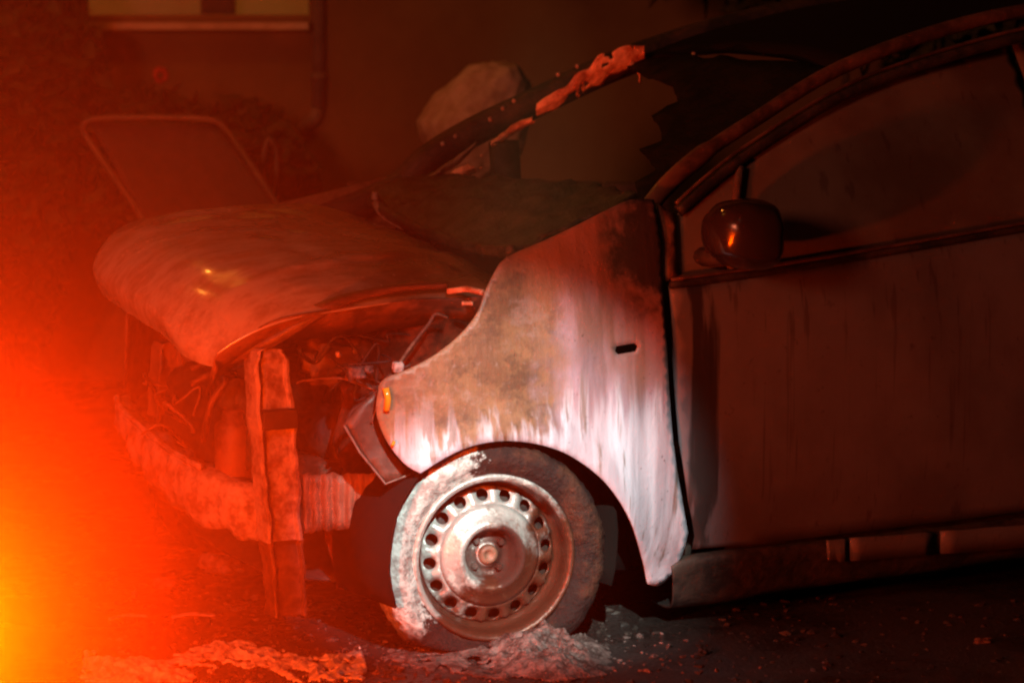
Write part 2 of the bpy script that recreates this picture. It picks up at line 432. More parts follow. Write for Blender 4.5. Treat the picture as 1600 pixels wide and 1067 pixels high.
tr = ln.nodes.new('ShaderNodeBsdfTransparent'); tr.inputs[0].default_value = (1.0, 0.9, 0.8, 1)
ln.links.new(tr.outputs[0], ln.nodes['Material Output'].inputs[0]); M['lens'] = lm

# ------------------------------------------------------------------ setting: ground
bm = bmesh.new()
g = 300
for x0, x1, y0, y1 in ((-g, g, -g, g),):
    bmesh.ops.create_grid(bm, x_segments=2, y_segments=2, size=g)
tag(obj('ground', bm, M['asphalt'], smooth=False), 'wet dark asphalt', kind='structure')

# ------------------------------------------------------------------ house behind the car, facing the camera
WALL_D = 13.0
def hp(px, py, dd=0.0): return at_d(px, py, WALL_D+dd)
def flatbox(bm, px0, py0, px1, py1, d0, d1):
    """box given by two opposite corners at depth d0 (front), running back to depth d1"""
    a, b = at_d(px0, py0, d0), at_d(px1, py1, d0)
    u0, u1 = (a-CAM).dot(RIGHT), (b-CAM).dot(RIGHT)
    vs = []
    for d in (d0, d1):
        for u in (u0, u1):
            for z in (b.z, a.z):
                p = CAM + RIGHT*u + FLAT*d; vs.append(bm.verts.new((p.x, p.y, z)))
    for f in ((0, 1, 3, 2), (4, 6, 7, 5), (0, 2, 6, 4), (1, 5, 7, 3), (0, 4, 5, 1), (2, 3, 7, 6)): bm.faces.new([vs[i] for i in f])
    return bm
hb = CAM + FLAT*(WALL_D+1.5); hb = Vector((hb.x, hb.y, 0))
house = empty('house', hb, 'rendered house wall behind the wreck with a lit window at top left', 'house')
def uz(u, z, d): p = CAM + RIGHT*u + FLAT*d; return Vector((p.x, p.y, z))
# wall with the window opening cut out (u along the wall, z up)
wu0, wu1 = [(at_d(px, 0, WALL_D)-CAM).dot(RIGHT) for px in (118, 488)]
wz0, wz1 = at_d(0, 24, WALL_D).z, 2.75
bm = sheet([(-5.5, 0), (6, 0), (6, 5.2), (-5.5, 5.2)], lambda u, z: uz(u, z, WALL_D), 0.5, holes=[[(wu0, wz0), (wu1, wz0), (wu1, wz1), (wu0, wz1)]])
solid(obj('wall', bm, M['wall'], house, smooth=False), 0.25, 0.0)
win = obj('window', flatbox(bmesh.new(), 118, -300, 488, 24, WALL_D+0.20, WALL_D+0.22), M['lit'], house, smooth=False)
bm = bmesh.new()
for a, b in ((112, 135), (310, 366), (480, 494)): flatbox(bm, a, -305, b, 23, WALL_D+0.06, WALL_D+0.14)
obj('frame', bm, M['frame'], win, smooth=False)
bm = bmesh.new()
flatbox(bm, 136, 36, 482, 47, WALL_D-0.24, WALL_D+0.1)
obj('sill', bm, M['sill'], win, smooth=False)
bm = bmesh.new()
add_tube(bm, [hp(498, 170, -0.14), hp(498, -500, -0.14)], 0.028, 12)
add_tube(bm, [hp(498, 170, -0.14), hp(492, 185, -0.14), hp(470, 205, -0.14)], 0.028, 12)
dp = obj('downpipe', bm, M['pipe'], house)
for py in (-200, 120):
    bm = bmesh.new(); a = hp(498, py, -0.14); add_tube(bm, [a-Vector((0, 0, .015)), a+Vector((0, 0, .015))], 0.036, 12); obj('clip', bm, M['pipe'], dp)
plinth = obj('plinth', flatbox(bmesh.new(), -600, 440, 1900, 585, WALL_D-0.03, WALL_D+0.1), M['brick'], house, smooth=False)

# ------------------------------------------------------------------ plants
def leaf_cloud(bm, centre, size, n, leaf, rng, lump=2.2):
    for _ in range(n):
        while True:
            p = Vector((rng.uniform(-1, 1), rng.uniform(-1, 1), rng.uniform(-1, 1)))
            if p.length < 1 and p.length > 0.3*rng.random(): break
        q = Vector((p.x*size[0], p.y*size[1], p.z*size[2]))
        q = q*(0.8+0.45*mnoise.noise(q*lump+Vector(centre)))
        o = Vector(centre)+q; a = Vector((rng.gauss(0, 1), rng.gauss(0, 1), rng.gauss(0, 1))).normalized(); b = a.orthogonal().normalized()
        l = leaf*rng.uniform(.6, 1.4)
        vs = [bm.verts.new(o+a*l), bm.verts.new(o+b*l*.45), bm.verts.new(o-a*l), bm.verts.new(o-b*l*.45)]
        bm.faces.new(vs)
rng = random.Random(3)
def shrub(px, d, zc, size, n, leaf, label, name='shrub', group=None, cat='shrub', stems=5):
    base = at_d(px, 300, d); base.z = 0
    t = empty(name, base, label, cat, group)
    bm = bmesh.new(); leaf_cloud(bm, (base.x, base.y, zc), size, n, leaf, rng); obj('foliage', bm, M['leaf'], t, smooth=False)
    bm = bmesh.new()
    for k in range(stems):
        a = rng.uniform(0, 6.28); tip = Vector((base.x+math.cos(a)*size[0]*.5, base.y+math.sin(a)*size[1]*.5, zc+size[2]*.4))
        add_tube(bm, catmull([base+Vector((math.cos(a)*.04, math.sin(a)*.04, -.02)), base.lerp(tip, .5)+Vector((0, 0, .05)), tip], 4), [.025, .006], 6)
    obj('stem', bm, M['stem'], t)
    return t
s1 = shrub(235, 12.4, 0.85, (0.34, 0.28, 0.38), 1500, 0.05, 'dark low shrub with a red bloom under the lit window')
bm = bmesh.new(); p = at_d(251, 118, 12.08)
for k in range(9):
    a = k*2.4; d = Vector((math.cos(a), 0.2*math.sin(k), math.sin(a)))*0.022
    bmesh.ops.create_icosphere(bm, subdivisions=1, radius=0.014, matrix=Matrix.Translation(p+d))
obj('bloom', bm, M['flower'], s1)
shrub(400, 12.5, 0.82, (0.33, 0.25, 0.36), 1400, 0.05, 'dark low shrub under the right end of the window by the downpipe')
shrub(20, 12.3, 1.15, (0.36, 0.3, 1.15), 5200, 0.06, 'tall dark bush added at the far left to darken the house wall', 'evergreen_bush', stems=2)  # bush added to keep the lit wall dark at the left edge
shrub(1290, 12.2, 2.05, (1.15, 0.5, 0.60), 6500, 0.07, 'tall dark evergreen bush standing behind the roof of the wreck', 'evergreen_bush', stems=1)
shrub(1650, 12.0, 1.75, (1.0, 0.5, 0.95), 4500, 0.07, 'dark evergreen bush behind the right side of the wreck, at the picture edge', 'evergreen_bush', stems=1)

# ------------------------------------------------------------------ garden chair beyond the bonnet
CD = 10.9
cb = at_d(330, 400, CD+0.2); cb.z = 0
chair = empty('garden_chair', cb, 'rounded tube-framed garden chair leaning back behind the bonnet', 'chair')
def cd(px, py, dd=0.0): return at_d(px, py, CD+dd)
bm = bmesh.new()
add_tube(bm, catmull([cd(262, 400, -.25), cd(205, 315, -.12), cd(140, 222), cd(130, 196), cd(152, 186), cd(240, 184), cd(325, 187), cd(352, 202), cd(392, 258, -.1), cd(440, 330, -.2)], 6), 0.011, 10)
obj('back_frame', bm, M['tube'], chair)
bm = patch([[cd(140, 192, .01), cd(240, 190, .03), cd(335, 194, .01)], [cd(195, 290, -.09), cd(285, 280, -.06), cd(395, 265, -.09)], [cd(262, 395, -.24), cd(340, 370, -.2), cd(440, 330, -.2)]], 5, 5)
solid(obj('sling', bm, M['sling'], chair), 0.004)
for px, dd in ((265, -.25), (440, -.2), (330, .25), (500, .3)):
    bm = bmesh.new(); a = cd(px, 400 if px != 440 else 330, dd); b = a.copy(); b.z = 0.01; b += RIGHT*0.06*(1 if dd > 0 else -1)
    add_tube(bm, [a, b], 0.011, 8); obj('leg', bm, M['tube'], chair)
bm = bmesh.new()
add_tube(bm, catmull([cd(412, 300, .1), cd(412, 245, .1), cd(420, 218, .1), cd(432, 240, .1), cd(430, 320, .1)], 5), 0.009, 8)
obj('armrest', bm, M['tube'], chair)

# pale sack beyond the far pillar
sk = bmesh.new()
bmesh.ops.create_icosphere(sk, subdivisions=5, radius=1)
sc = at_d(742, 190, 10.6)
for v in sk.verts:
    n = v.co.copy()
    sx, sz = 0.185, 0.20
    q = Vector((n.x*sx, n.y*0.2, n.z*sz))
    w = 1 + 0.16*mnoise.noise(n*1.6+Vector((3, 1, 7))) + 0.05*mnoise.noise(n*6)
    q *= w
    if n.z > 0: q.x += q.z*0.36
    v.co = sc + RIGHT*q.x + FLAT*q.y + Vector((0, 0, q.z))
sack_low = min(v.co.z for v in sk.verts)
crate_base = Vector((sc.x, sc.y, 0))
tag(obj('sack', sk, M['cloth']), 'pale bulging round-topped sack seen over the far windscreen pillar', 'sack')
wall_low = empty('garden_wall', crate_base, 'low dark garden wall that carries the pale sack', 'wall')
bm = bmesh.new()
u0 = (sc-CAM).dot(RIGHT)
nrow = 8; hgt = (sack_low+0.012)/nrow
bricks = bmesh.new(); add_box(bricks, (-.105, -.09, 0), (.105, .09, hgt-.008)); bme = None
for r_ in range(nrow):
    for k in range(-2, 3):
        u = u0 + k*.22 + (.11 if r_ % 2 else 0)
        if bme is None:
            o = obj('brick', bricks, M['brick'], wall_low, smooth=False, local=True); bme = o.data
        else:
            o = bpy.data.objects.new('brick', bme); COL.objects.link(o); o.parent = wall_low
        p = uz(u, 0, (sc-CAM).dot(FLAT)) - crate_base
        o.location = (p.x, p.y, r_*hgt + random.uniform(0, .002)); o.rotation_euler = (0, 0, -YAW+random.uniform(-.015, .015))

# ------------------------------------------------------------------ the burnt car (x along the car, nose at -x, near side at y = 0)
car = empty('burnt_car', (1.1, 0.82, 0), 'burnt-out silver hatchback with bare front end, soot and peeling paint', 'car')
def side_y(x, z):
    y = 0.0
    if z > 0.72: y += 0.06*(z-0.72) + 0.42*(z-0.72)**2
    if z < 0.36: y += 0.35*(0.36-z)**1.3
    if x < -0.12: y += 0.85*(x+0.12)**2
    return y
def fender_y(x, z):
    y = side_y(x, z)
    r = math.hypot(x-0.03, z-0.235)
    y -= 0.022*math.exp(-((r-0.30)/0.07)**2)                # rolled arch lip
    y -= 0.012*math.exp(-((x-0.30)/0.12)**2)*max(0, min(1, (0.9-z)/0.3))
    y += 0.010*mnoise.noise(Vector((x*7, 3, z*6)))
    return y
def door_y(x, z): return side_y(x, z) + 0.012 + 0.004*mnoise.noise(Vector((x*4, 1, z*4)))
def loop_on(fn, pts): return [((p.x, p.z)) for p in (on(fn, *q) for q in pts)]
def lifter(fn): return lambda x, z: Vector((x, fn(x, z), z))

up_edge = sm_loop([(592, 603), (604, 590), (640, 576), (682, 553), (720, 522), (746, 489), (758, 456)], 4)
top_edge = sm_loop([(758, 456), (772, 428), (792, 402), (850, 376), (905, 350), (940, 332), (985, 312), (1022, 312)], 3)
right_edge = sm_loop([(1022, 312), (1034, 380), (1036, 445), (1043, 560), (1052, 690), (1066, 780), (1075, 832)], 4)
tip_edge = sm_loop([(1075, 832), (1066, 868), (1046, 902), (1028, 915), (1012, 912)], 3)
arch = sm_loop([(1012, 912), (1004, 872), (985, 812), (950, 758), (905, 720), (860, 699), (805, 689), (752, 693), (705, 710), (657, 739)], 5)
front_edge = sm_loop([(657, 739), (632, 724), (604, 688), (588, 645), (592, 603)], 4)
outline = up_edge[:-1] + top_edge[:-1] + right_edge[:-1] + tip_edge[:-1] + arch[:-1] + front_edge[:-1]
slot = [(963, 541), (992, 536), (997, 541), (994, 549), (966, 554), (961, 549)]
bm = sheet(loop_on(fender_y, outline), lifter(fender_y), 0.014, holes=[loop_on(fender_y, slot)])
fender = solid(obj('front_fender', bm, M['fender'], car), 0.006, -1.0)
# a pair of screws left in the fender
for px, py in ((942, 462), (963, 458)):
    bm = bmesh.new(); p = on(fender_y, px, py); bmesh.ops.create_uvsphere(bm, u_segments=10, v_segments=6, radius=0.0065, matrix=Matrix.Translation(p+Vector((0, -0.002, 0)))); obj('screw', bm, M['pale_steel'] if px < 950 else M['char'], fender, local=False).matrix_parent_inverse = Matrix.Translation(car.location).inverted() @ Matrix.Identity(4)
# inner arch liner and inner wing so that the openings look into dark metal
bm = bmesh.new(); n = 26
ra = [bm.verts.new((0.02+0.315*math.cos(a), 0.025, 0.245+0.315*math.sin(a))) for a in [R(-20)+R(220)*i/n for i in range(n+1)]]
rb = [bm.verts.new((0.02+0.315*math.cos(a), 0.34, 0.245+0.315*math.sin(a))) for a in [R(-20)+R(220)*i/n for i in range(n+1)]]
for i in range(n): bm.faces.new((ra[i], ra[i+1], rb[i+1], rb[i]))
rough(bm, .008, 9)
solid(obj('arch_liner', bm, M['soot'], car), 0.006)
wl_ = [(-.27, .12), (-.31, .30), (-.25, .42), (-.285, .50), (-.25, .60), (-.27, .66), (-.19, .70), (-.16, .77), (-.05, .80), (.1, .81), (.3, .83), (.45, .85), (.46, .12)]
wy = lambda x, z: .37-.09*math.exp(-((x-.02)/.10)**2)*max(0, min(1, (z-.3)*4))+.022*mnoise.noise(Vector((x*8, 5, z*8)))+.01*mnoise.noise(Vector((x*25, 5, z*25)))
solid(obj('inner_wing', sheet(wl_, lifter(wy), .022), M['wing'], car), .008, 1)
bm = bmesh.new(); add_box(bm, (0.42, 0.20, 0.15), (0.47, 1.45, 0.93)); bmesh.ops.subdivide_edges(bm, edges=bm.edges, cuts=7, use_grid_fill=True); rough(bm, .02, 5)
obj('bulkhead', bm, M['soot'], car)

# ---- bonnet
YC = 0.825
TS = [0, .08, .3, .55, .8, 1.0]
XC = [-0.650, -0.662, -0.53, -0.24, 0.02, 0.17]
ZC = [0.795, 0.875, 0.970, 1.000, 0.990, 0.955]
XE = [-0.475, -0.485, -0.41, -0.20, 0.03, 0.14]
ZE = [0.835, 0.865, 0.905, 0.925, 0.930, 0.935]
HW = [0.45, 0.46, 0.53, 0.585, 0.62, 0.635]
rows = []
for i in range(6):
    row = []
    for s in (-1, -.8, -.5, 0, .5, .8, 1):
        f = abs(s)**3.2; g_ = abs(s)**3.0
        row.append(Vector((XC[i]+(XE[i]-XC[i])*f, YC+s*HW[i], ZC[i]+(ZE[i]-ZC[i])*g_+.12*s*HW[i])))
    for q, s_ in ((0, 1.0), (1, .62), (2, .12)):          # near front corner sagging in the heat
        k_ = (1.0, .85, .35, .1, 0, 0)[i]
        row[q] += Vector((-.115*k_*s_, .0, -.085*k_*s_))
    rows.append(row)
bm = patch(rows, 14, 14)
for v in bm.verts:
    p = v.co.copy()
    v.co.z += 0.005*mnoise.noise(p*3) - 0.010*max(0, 1-abs(mnoise.noise(p*3.2+Vector((4, 1, 0))))*9)*max(0, min(1, (p.x+.5)*2.2)) + 0.004*mnoise.noise(p*13)
    for yc in (YC-.33, YC+.33): v.co.z += 0.007*math.exp(-((p.y-yc-.12*p.x)/.022)**2)*max(0, min(1, (p.x+.58)*4))
bonnet = solid(obj('bonnet', bm, M['bonnet'], car), 0.004, -1.0)
# folded inner rim hanging under the near edge of the bonnet
def qpath(pts): return [at_y(*p) for p in pts]
def strip(bm, A, B, th=0.0):
    n = len(A); va = [bm.verts.new(p) for p in A]; vb = [bm.verts.new(p) for p in B]
    for i in range(n-1): bm.faces.new((va[i], va[i+1], vb[i+1], vb[i]))
    return bm
U = catmull(qpath([(318, 540, .46), (385, 532, .40), (445, 505, .34), (510, 470, .29), (600, 449, .25), (700, 444, .22)]), 8)
Lw = catmull(qpath([(335, 575, .45), (400, 556, .38), (455, 527, .32), (520, 486, .27), (605, 458, .235), (700, 448, .21)]), 8)
rim_o = obj('bonnet_rim', rough(strip(bmesh.new(), U, Lw), .004, 14), M['pillar'], car); solid(rim_o, 0.012, 0)
under = strip(bmesh.new(), [rows_p for rows_p in catmull([bonnet_rows[0] for bonnet_rows in rows], 7)], catmull([Vector((r_[0].x+.02, r_[0].y+.10, r_[0].z-.075)) for r_ in rows], 7))
solid(obj('bonnet_flange', rough(under, .01, 9), M['rusty'], car), 0.006, 0)

# ---- near A pillar, running into the roof rail
pil = [(1000, 345, .125), (1040, 292, .15), (1100, 240, .18), (1180, 187, .22), (1310, 108, .275), (1480, 45, .31), (1640, 12, .33)]
PL = qpath(pil)
PL += [PL[-1]+Vector((.5, .01, .035)), PL[-1]+Vector((1.1, .0, .0)), PL[-1]+Vector((1.7, -.02, -.13))]
bm = bmesh.new(); add_tube(bm, catmull(PL, 5), [0.026]*11+[0.020]*35, 10, flat=(0.8, 1)); 
obj('windscreen_pillar', bm, M['pillar'], car)
# door window frame
fr = qpath([(1060, 330, .085), (1110, 285, .105), (1175, 236, .14), (1300, 158, .19), (1420, 108, .23), (1600, 57, .25)])
fr += [fr[-1]+Vector((.3, .01, .03))]
bm = bmesh.new(); add_tube(bm, catmull(fr, 5), 0.016, 8); winframe = obj('window_frame', bm, M['char'], car)
bm = bmesh.new(); add_tube(bm, [p+Vector((-.012, -.008, .020)) for p in catmull(fr, 5)], 0.005, 8); obj('window_trim', bm, M['pillar'], car)

# ---- front door
belt = [on(door_y, px, py) for px, py in ((1040, 446), (1180, 427), (1300, 408), (1450, 382), (1605, 355))]
bx = belt[-1]; slope = (belt[-1].z-belt[1].z)/(belt[-1].x-belt[1].x)
def belt_z(x):
    for a, b in zip(belt, belt[1:]):
        if x <= b.x: return a.z+(b.z-a.z)*(x-a.x)/(b.x-a.x)
    return bx.z+slope*(x-bx.x)*0.8
d_front = loop_on(door_y, [(1046, 446), (1052, 560), (1062, 690), (1076, 780), (1086, 838), (1082, 858)])
d_low = loop_on(door_y, [(1200, 848), (1400, 824), (1600, 799)])
xr = d_low[-1][0]+0.12; zr = d_low[-1][1]+0.0
door_loop = d_front + d_low + [(xr, zr), (xr, belt_z(xr)-.01)] + [(p.x, p.z-.01) for p in reversed(belt[1:])]
bm = sheet(door_loop, lifter(door_y), 0.03)
door = solid(obj('front_door', bm, M['door'], car), 0.008, -1.0)
# window glass above the belt
gl = loop_on(door_y, [(1062, 335), (1110, 292), (1175, 243), (1300, 165), (1420, 115), (1600, 64)])
glass_loop = gl + [(xr, gl[-1][1]+.02)] + [(xr, belt_z(xr)+.012)] + [(p.x, p.z+.012) for p in reversed(belt)]
bm = sheet(glass_loop, lambda x, z: Vector((x, door_y(x, z)+.012, z)), 0.03)
solid(obj('door_glass', bm, M['glass'], car), 0.005, -1.0)
bm = bmesh.new(); bp = [Vector((x, door_y(x, belt_z(x))-.006, belt_z(x))) for x in [belt[0].x+.01+i*(xr-belt[0].x)/30 for i in range(31)]]
add_tube(bm, bp, 0.010, 8, flat=(.7, 1)); obj('belt_moulding', bm, M['char'], car)
bm = bmesh.new(); add_tube(bm, [p+Vector((0, -.006, .014)) for p in bp], 0.0045, 6); obj('belt_trim', bm, M['pillar'], car)
# quarter light post
bm = bmesh.new(); add_tube(bm, [on(door_y, 1158, 262)+Vector((0, .004, 0)), on(door_y, 1148, 330)+Vector((0, .002, 0)), on(door_y, 1142, 425)], 0.012, 8); obj('quarter_light_post', bm, M['grey_steel'], car)
# corner plate between pillar, fender and door
cor = loop_on(door_y, [(1026, 318), (1056, 335), (1060, 432), (1040, 440), (1036, 400)])
solid(obj('corner_plate', sheet(cor, lifter(door_y), .02), M['rusty'], car), .006, -1)
# ---- door mirror
mc = at_y(1168, 366, -0.085)
bm = bmesh.new(); bmesh.ops.create_uvsphere(bm, u_segments=40, v_segments=24, radius=1)
for v in bm.verts:
    n = v.co.copy(); ex = lambda a: math.copysign(abs(a)**0.82, a)
    x, y, z = ex(n.x)*0.112, ex(n.y)*0.10, ex(n.z)*0.088
    if x > 0.035: x = 0.035+(x-0.035)*0.55                 # flatter rear where the glass sits
    z += 0.012*(-n.x)*0.3 - (0.012 if n.z < -.5 else 0)*n.x
    v.co = mc + Vector((x, y, z)) + mnoise.noise_vector(n*2.5)*0.004
mirror = obj('door_mirror', bm, M['mirror'], car)
bm = bmesh.new(); add_tube(bm, catmull([mc+Vector((-.01, .03, -.05)), mc+Vector((-.03, .09, -.062)), mc+Vector((-.035, .16, -.066))], 4), [.03, .036], 10, flat=(1, .7)); obj('mirror_foot', bm, M['char'], car)
# ---- sill
sl = []
for px, py0, py1 in ((1046, 880, 948), (1080, 868, 945), (1200, 855, 925), (1400, 833, 897), (1620, 806, 868)):
    a = on(door_y, px, py0); b = on(door_y, px, py1); sl.append((a, b))
d_ = sl[-1][0]-sl[-2][0]; sl.append((sl[-1][0]+d_*1.6, sl[-1][1]+d_*1.6))
rows_s = [[a+Vector((0, .012, 0)), a+Vector((0, -.012, -.012)), (a+b)/2+Vector((0, -.016, 0)), b+Vector((0, .0, 0)), b+Vector((0, .09, .0))] for a, b in sl]
bm = patch(rows_s, 8, 4); rough(bm, .006, 6)
solid(obj('sill', bm, M['char'], car), .006, 0)
# pale remains of the sill moulding in three lengths
for a0, a1 in ((1284, 1313), (1320, 1450), (1461, 1640)):
    A, B = [], []
    for i in range(9):
        px = a0+(a1-a0)*i/8; py = 820+(1600-px)*0.078-3
        A.append(on(door_y, px, py)+Vector((0, -.024, 0))); B.append(on(door_y, px, py+(34 if px > 1300 else 30))+Vector((0, -.026, 0)))
    solid(obj('sill_moulding', rough(strip(bmesh.new(), A, B), .002, 20), M['door'], car), .008, 0)

# ---- roof, header and far side
far = lambda p: Vector((p.x, 2*YC-p.y, p.z))
FP = [far(p) for p in PL]
bm = bmesh.new(); add_tube(bm, catmull([FP[0]+Vector((-.24, .03, -.085))]+FP, 5), 0.044, 10); obj('windscreen_pillar', bm, M['char'], car)
i0 = 4
NR = catmull(PL[i0:], 4); FR = catmull(FP[i0:], 4)
rows_r = [[a, a.lerp(b, .25)+Vector((0, 0, .03)), a.lerp(b, .5)+Vector((0, 0, .04)), a.lerp(b, .75)+Vector((0, 0, .03)), b] for a, b in zip(NR, FR)]
bm = patch(rows_r, 1, 4); rough(bm, .01, 4); solid(obj('roof', bm, M['soot'], car), .02, 0)
# blackened screen, left hanging from the near pillar and the header in a ragged sheet
def scr(u, v):
    """u 0 near pillar .. 1 far pillar, v 0 base .. 1 header"""
    i = v*(i0-0.0); k = min(int(i), i0-1); t = i-k
    a = PL[k].lerp(PL[k+1], t); b = FP[k].lerp(FP[k+1], t)
    p = a.lerp(b, u); p.x -= 0.10*math.sin(math.pi*u)*(1-.3*v); p.z += 0.02*math.sin(math.pi*u); return p
rg = random.Random(11)
edge = [(0.02, .02), (.04, .15), (.08, .24), (.06, .34), (.12, .42), (.18, .47), (.15, .55), (.22, .64), (.30, .70), (.28, .78), (.40, .85), (.62, .90), (.80, .94), (.97, .96), (.99, 1.0), (.5, 1.0), (0, 1.0), (0, .5)]
bm = sheet(edge, scr, 0.04); rough(bm, .012, 12); solid(obj('windscreen_remnant', bm, M['black_glass'], car), .006, 0)
# peeled strips of far pillar lining, hanging in tatters
def ribbon(path, widths, mat, name, amp=.012, seed=0.0, n=10):
    P = catmull(qpath(path), n); N = len(P); A, B = [], []
    for i, p in enumerate(P):
        t = i/(N-1); k = t*(len(widths)-1); j = min(int(k), len(widths)-2); w = widths[j]+(widths[j+1]-widths[j])*(k-j)
        w *= 0.92+0.3*mnoise.noise(Vector((t*9+seed, 1, 2)))
        A.append(p+Vector((-.2*w, -.3*w, .9*w))); B.append(p-Vector((-.2*w, -.3*w, .9*w)))
    bm = bmesh.new(); Mi = [(a+b)/2+Vector((-.01, -.012, 0)) for a, b in zip(A, B)]
    va, vm, vb = [[bm.verts.new(q) for q in L] for L in (A, Mi, B)]
    for i in range(N-1):
        bm.faces.new((va[i], va[i+1], vm[i+1], vm[i])); bm.faces.new((vm[i], vm[i+1], vb[i+1], vb[i]))
    bmesh.ops.subdivide_edges(bm, edges=bm.edges, cuts=1, use_grid_fill=True)
    bmesh.ops.subdivide_edges(bm, edges=bm.edges, cuts=1, use_grid_fill=True)
    dead = [f for f in bm.faces if mnoise.noise(f.calc_center_median()*17+Vector((seed, 0, 0)))+.25*mnoise.noise(f.calc_center_median()*60) > .30]
    bmesh.ops.delete(bm, geom=dead, context='FACES')
    rough(bm, amp, 22, seed); return solid(obj(name, bm, mat, car), .004, 0)
ribbon([(838, 172, 1.28), (880, 150, 1.26), (920, 122, 1.24), (960, 98, 1.22), (1008, 84, 1.20)], [.022, .030, .042, .046, .026], M['peeled'], 'peeled_lining', .006, 1.0)
ribbon([(768, 226, 1.34), (800, 204, 1.33), (836, 184, 1.31)], [.010, .016, .012], M['peeled'], 'peeled_lining', .006, 4.0)
ribbon([(985, 100, 1.21), (1000, 112, 1.21), (1003, 128, 1.21)], [.012, .016, .004], M['peeled'], 'peeled_lining', .006, 7.0)
ribbon([(690, 284, 1.36), (720, 270, 1.35), (752, 252, 1.34)], [.006, .020, .026], M['peeled'], 'peeled_lining', .008, 9.0)
ribbon([(655, 288, 1.35), (705, 258, 1.35), (745, 224, 1.34)], [.006, .012, .006], M['grey_steel'], 'peeled_lining', .006, 12.0)
for px, py, y in ((692, 225, 1.36), (712, 213, 1.36), (766, 187, 1.33), (786, 170, 1.33), (803, 158, 1.32), (872, 117, 1.30), (902, 104, 1.29)):
    bm = bmesh.new(); bmesh.ops.create_uvsphere(bm, u_segments=10, v_segments=6, radius=.007, matrix=Matrix.Translation(at_y(px, py, y))); obj('clip', bm, M['pale_steel'], car)
bm = bmesh.new(); add_tube(bm, [at_y(1084, 82, .9), at_y(1082, 105, .9)], .006, 8); obj('mirror_stalk', bm, M['pale_steel'], car)
# far quarter post and far door shell
bm = bmesh.new(); add_box(bm, (-.04, -.02, 0), (.04, .02, .15), Matrix.Translation(at_y(792, 300, 1.50)) @ Matrix.Rotation(R(-4), 4, 'Y')); obj('quarter_light_post', bm, M['char'], car)
fd = [far(p) for p in belt]; 
bm = bmesh.new(); 
top = [Vector((-.2, far(Vector((0, .1, 0))).y, .88)), Vector((.35, 1.56, .95))]+[Vector((p.x+.1, 1.60, p.z-.06)) for p in fd]
strip(bm, top, [Vector((p.x, p.y+.03, .22)) for p in top]); solid(obj('far_flank', bm, M['rusty'], car), .02, 0)
# dashboard and scuttle, burnt to a crust
dash = [[at_y(*q) for q in row] for row in (
    [(792, 398, .24), (740, 392, .50), (672, 372, .80), (600, 338, 1.15), (576, 312, 1.40)],
    [(850, 372, .24), (800, 352, .50), (720, 330, .80), (640, 308, 1.15), (596, 290, 1.40)],
    [(935, 335, .24), (880, 318, .50), (790, 300, .80), (700, 287, 1.15), (650, 280, 1.40)],
    [(1000, 312, .24), (950, 300, .50), (870, 292, .80), (760, 284, 1.15), (690, 280, 1.40)],
    [(1020, 420, .24), (970, 400, .50), (890, 380, .80), (790, 360, 1.15), (720, 350, 1.40)])]
bm = patch(dash, 7, 8); rough(bm, .018, 16); rough(bm, .008, 40, 3)
solid(obj('dashboard', bm, M['crust'], car), .01, 0)
# scuttle rail along the rear edge of the bonnet
sp = catmull(qpath([(800, 392, .22), (745, 388, .45), (680, 368, .75), (615, 340, 1.05), (590, 318, 1.25), (590, 300, 1.38)]), 8)
bm = bmesh.new(); add_tube(bm, sp, .016, 8); rough(bm, .006, 20); obj('scuttle_rail', bm, M['crust'], car)
bm = bmesh.new(); add_tube(bm, catmull(qpath([(586, 300, 1.2), (588, 318, 1.2), (602, 334, 1.15), (630, 350, 1.05)]), 6), [.010, .018], 8); obj('scuttle_rim_glint', bm, M['pale_steel'], car)  # pale arc stands for light on the scuttle's left rim

# ---- front structure behind the missing bumper
def bar(name, pts, ws, mat, th=.03, holes=(), amp=.004):
    """vertical channel following pts [(px,py,y)], half-widths ws in metres across x"""
    P = qpath(pts); bm = bmesh.new(); rings = []
    n_ = 4*(len(P)-1)
    ws = [ws[min(int(i/4), len(P)-2)]+(ws[min(int(i/4), len(P)-2)+1]-ws[min(int(i/4), len(P)-2)])*(i/4-min(int(i/4), len(P)-2)) for i in range(n_+1)]
    P = [p+Vector((.007*mnoise.noise(Vector((i*.4, 2, 8))), .008*mnoise.noise(Vector((i*.5, 7, 1))), 0)) for i, p in enumerate(catmull(P, 4))]
    for p, w in zip(P, ws):
        rings.append([bm.verts.new(p+q) for q in (Vector((-w, -.016, 0)), Vector((-w*.82, -.018, 0)), Vector((-w*.74, -.003, 0)), Vector((w*.74, -.003, 0)), Vector((w*.82, -.018, 0)), Vector((w, -.016, 0)), Vector((w, th, 0)), Vector((-w, th, 0)))])
    for a, b in zip(rings, rings[1:]):
        for k in range(8): bm.faces.new((a[k], a[(k+1) % 8], b[(k+1) % 8], b[k]))
    bm.faces.new(rings[0]); bm.faces.new(rings[-1][::-1])
    bmesh.ops.subdivide_edges(bm, edges=bm.edges, cuts=2, use_grid_fill=True); rough(bm, amp, 14)
    o = obj(name, bm, mat, car, smooth=False); bevel(o, .004)
    for px, py, r_ in holes:
        hb_ = bmesh.new(); q = at_y(px, py, pts[0][2]-.013); add_lathe(hb_, [(r_, .004), (r_, -.003), (r_*.65, -.004), (r_*.6, .008), (0.0005, .008)], 14)
        for v in hb_.verts: v.co += q
        h = obj('bolt_hole', hb_, M['char'], o); h.matrix_parent_inverse = Matrix.Translation(car.location).inverted()
    return o
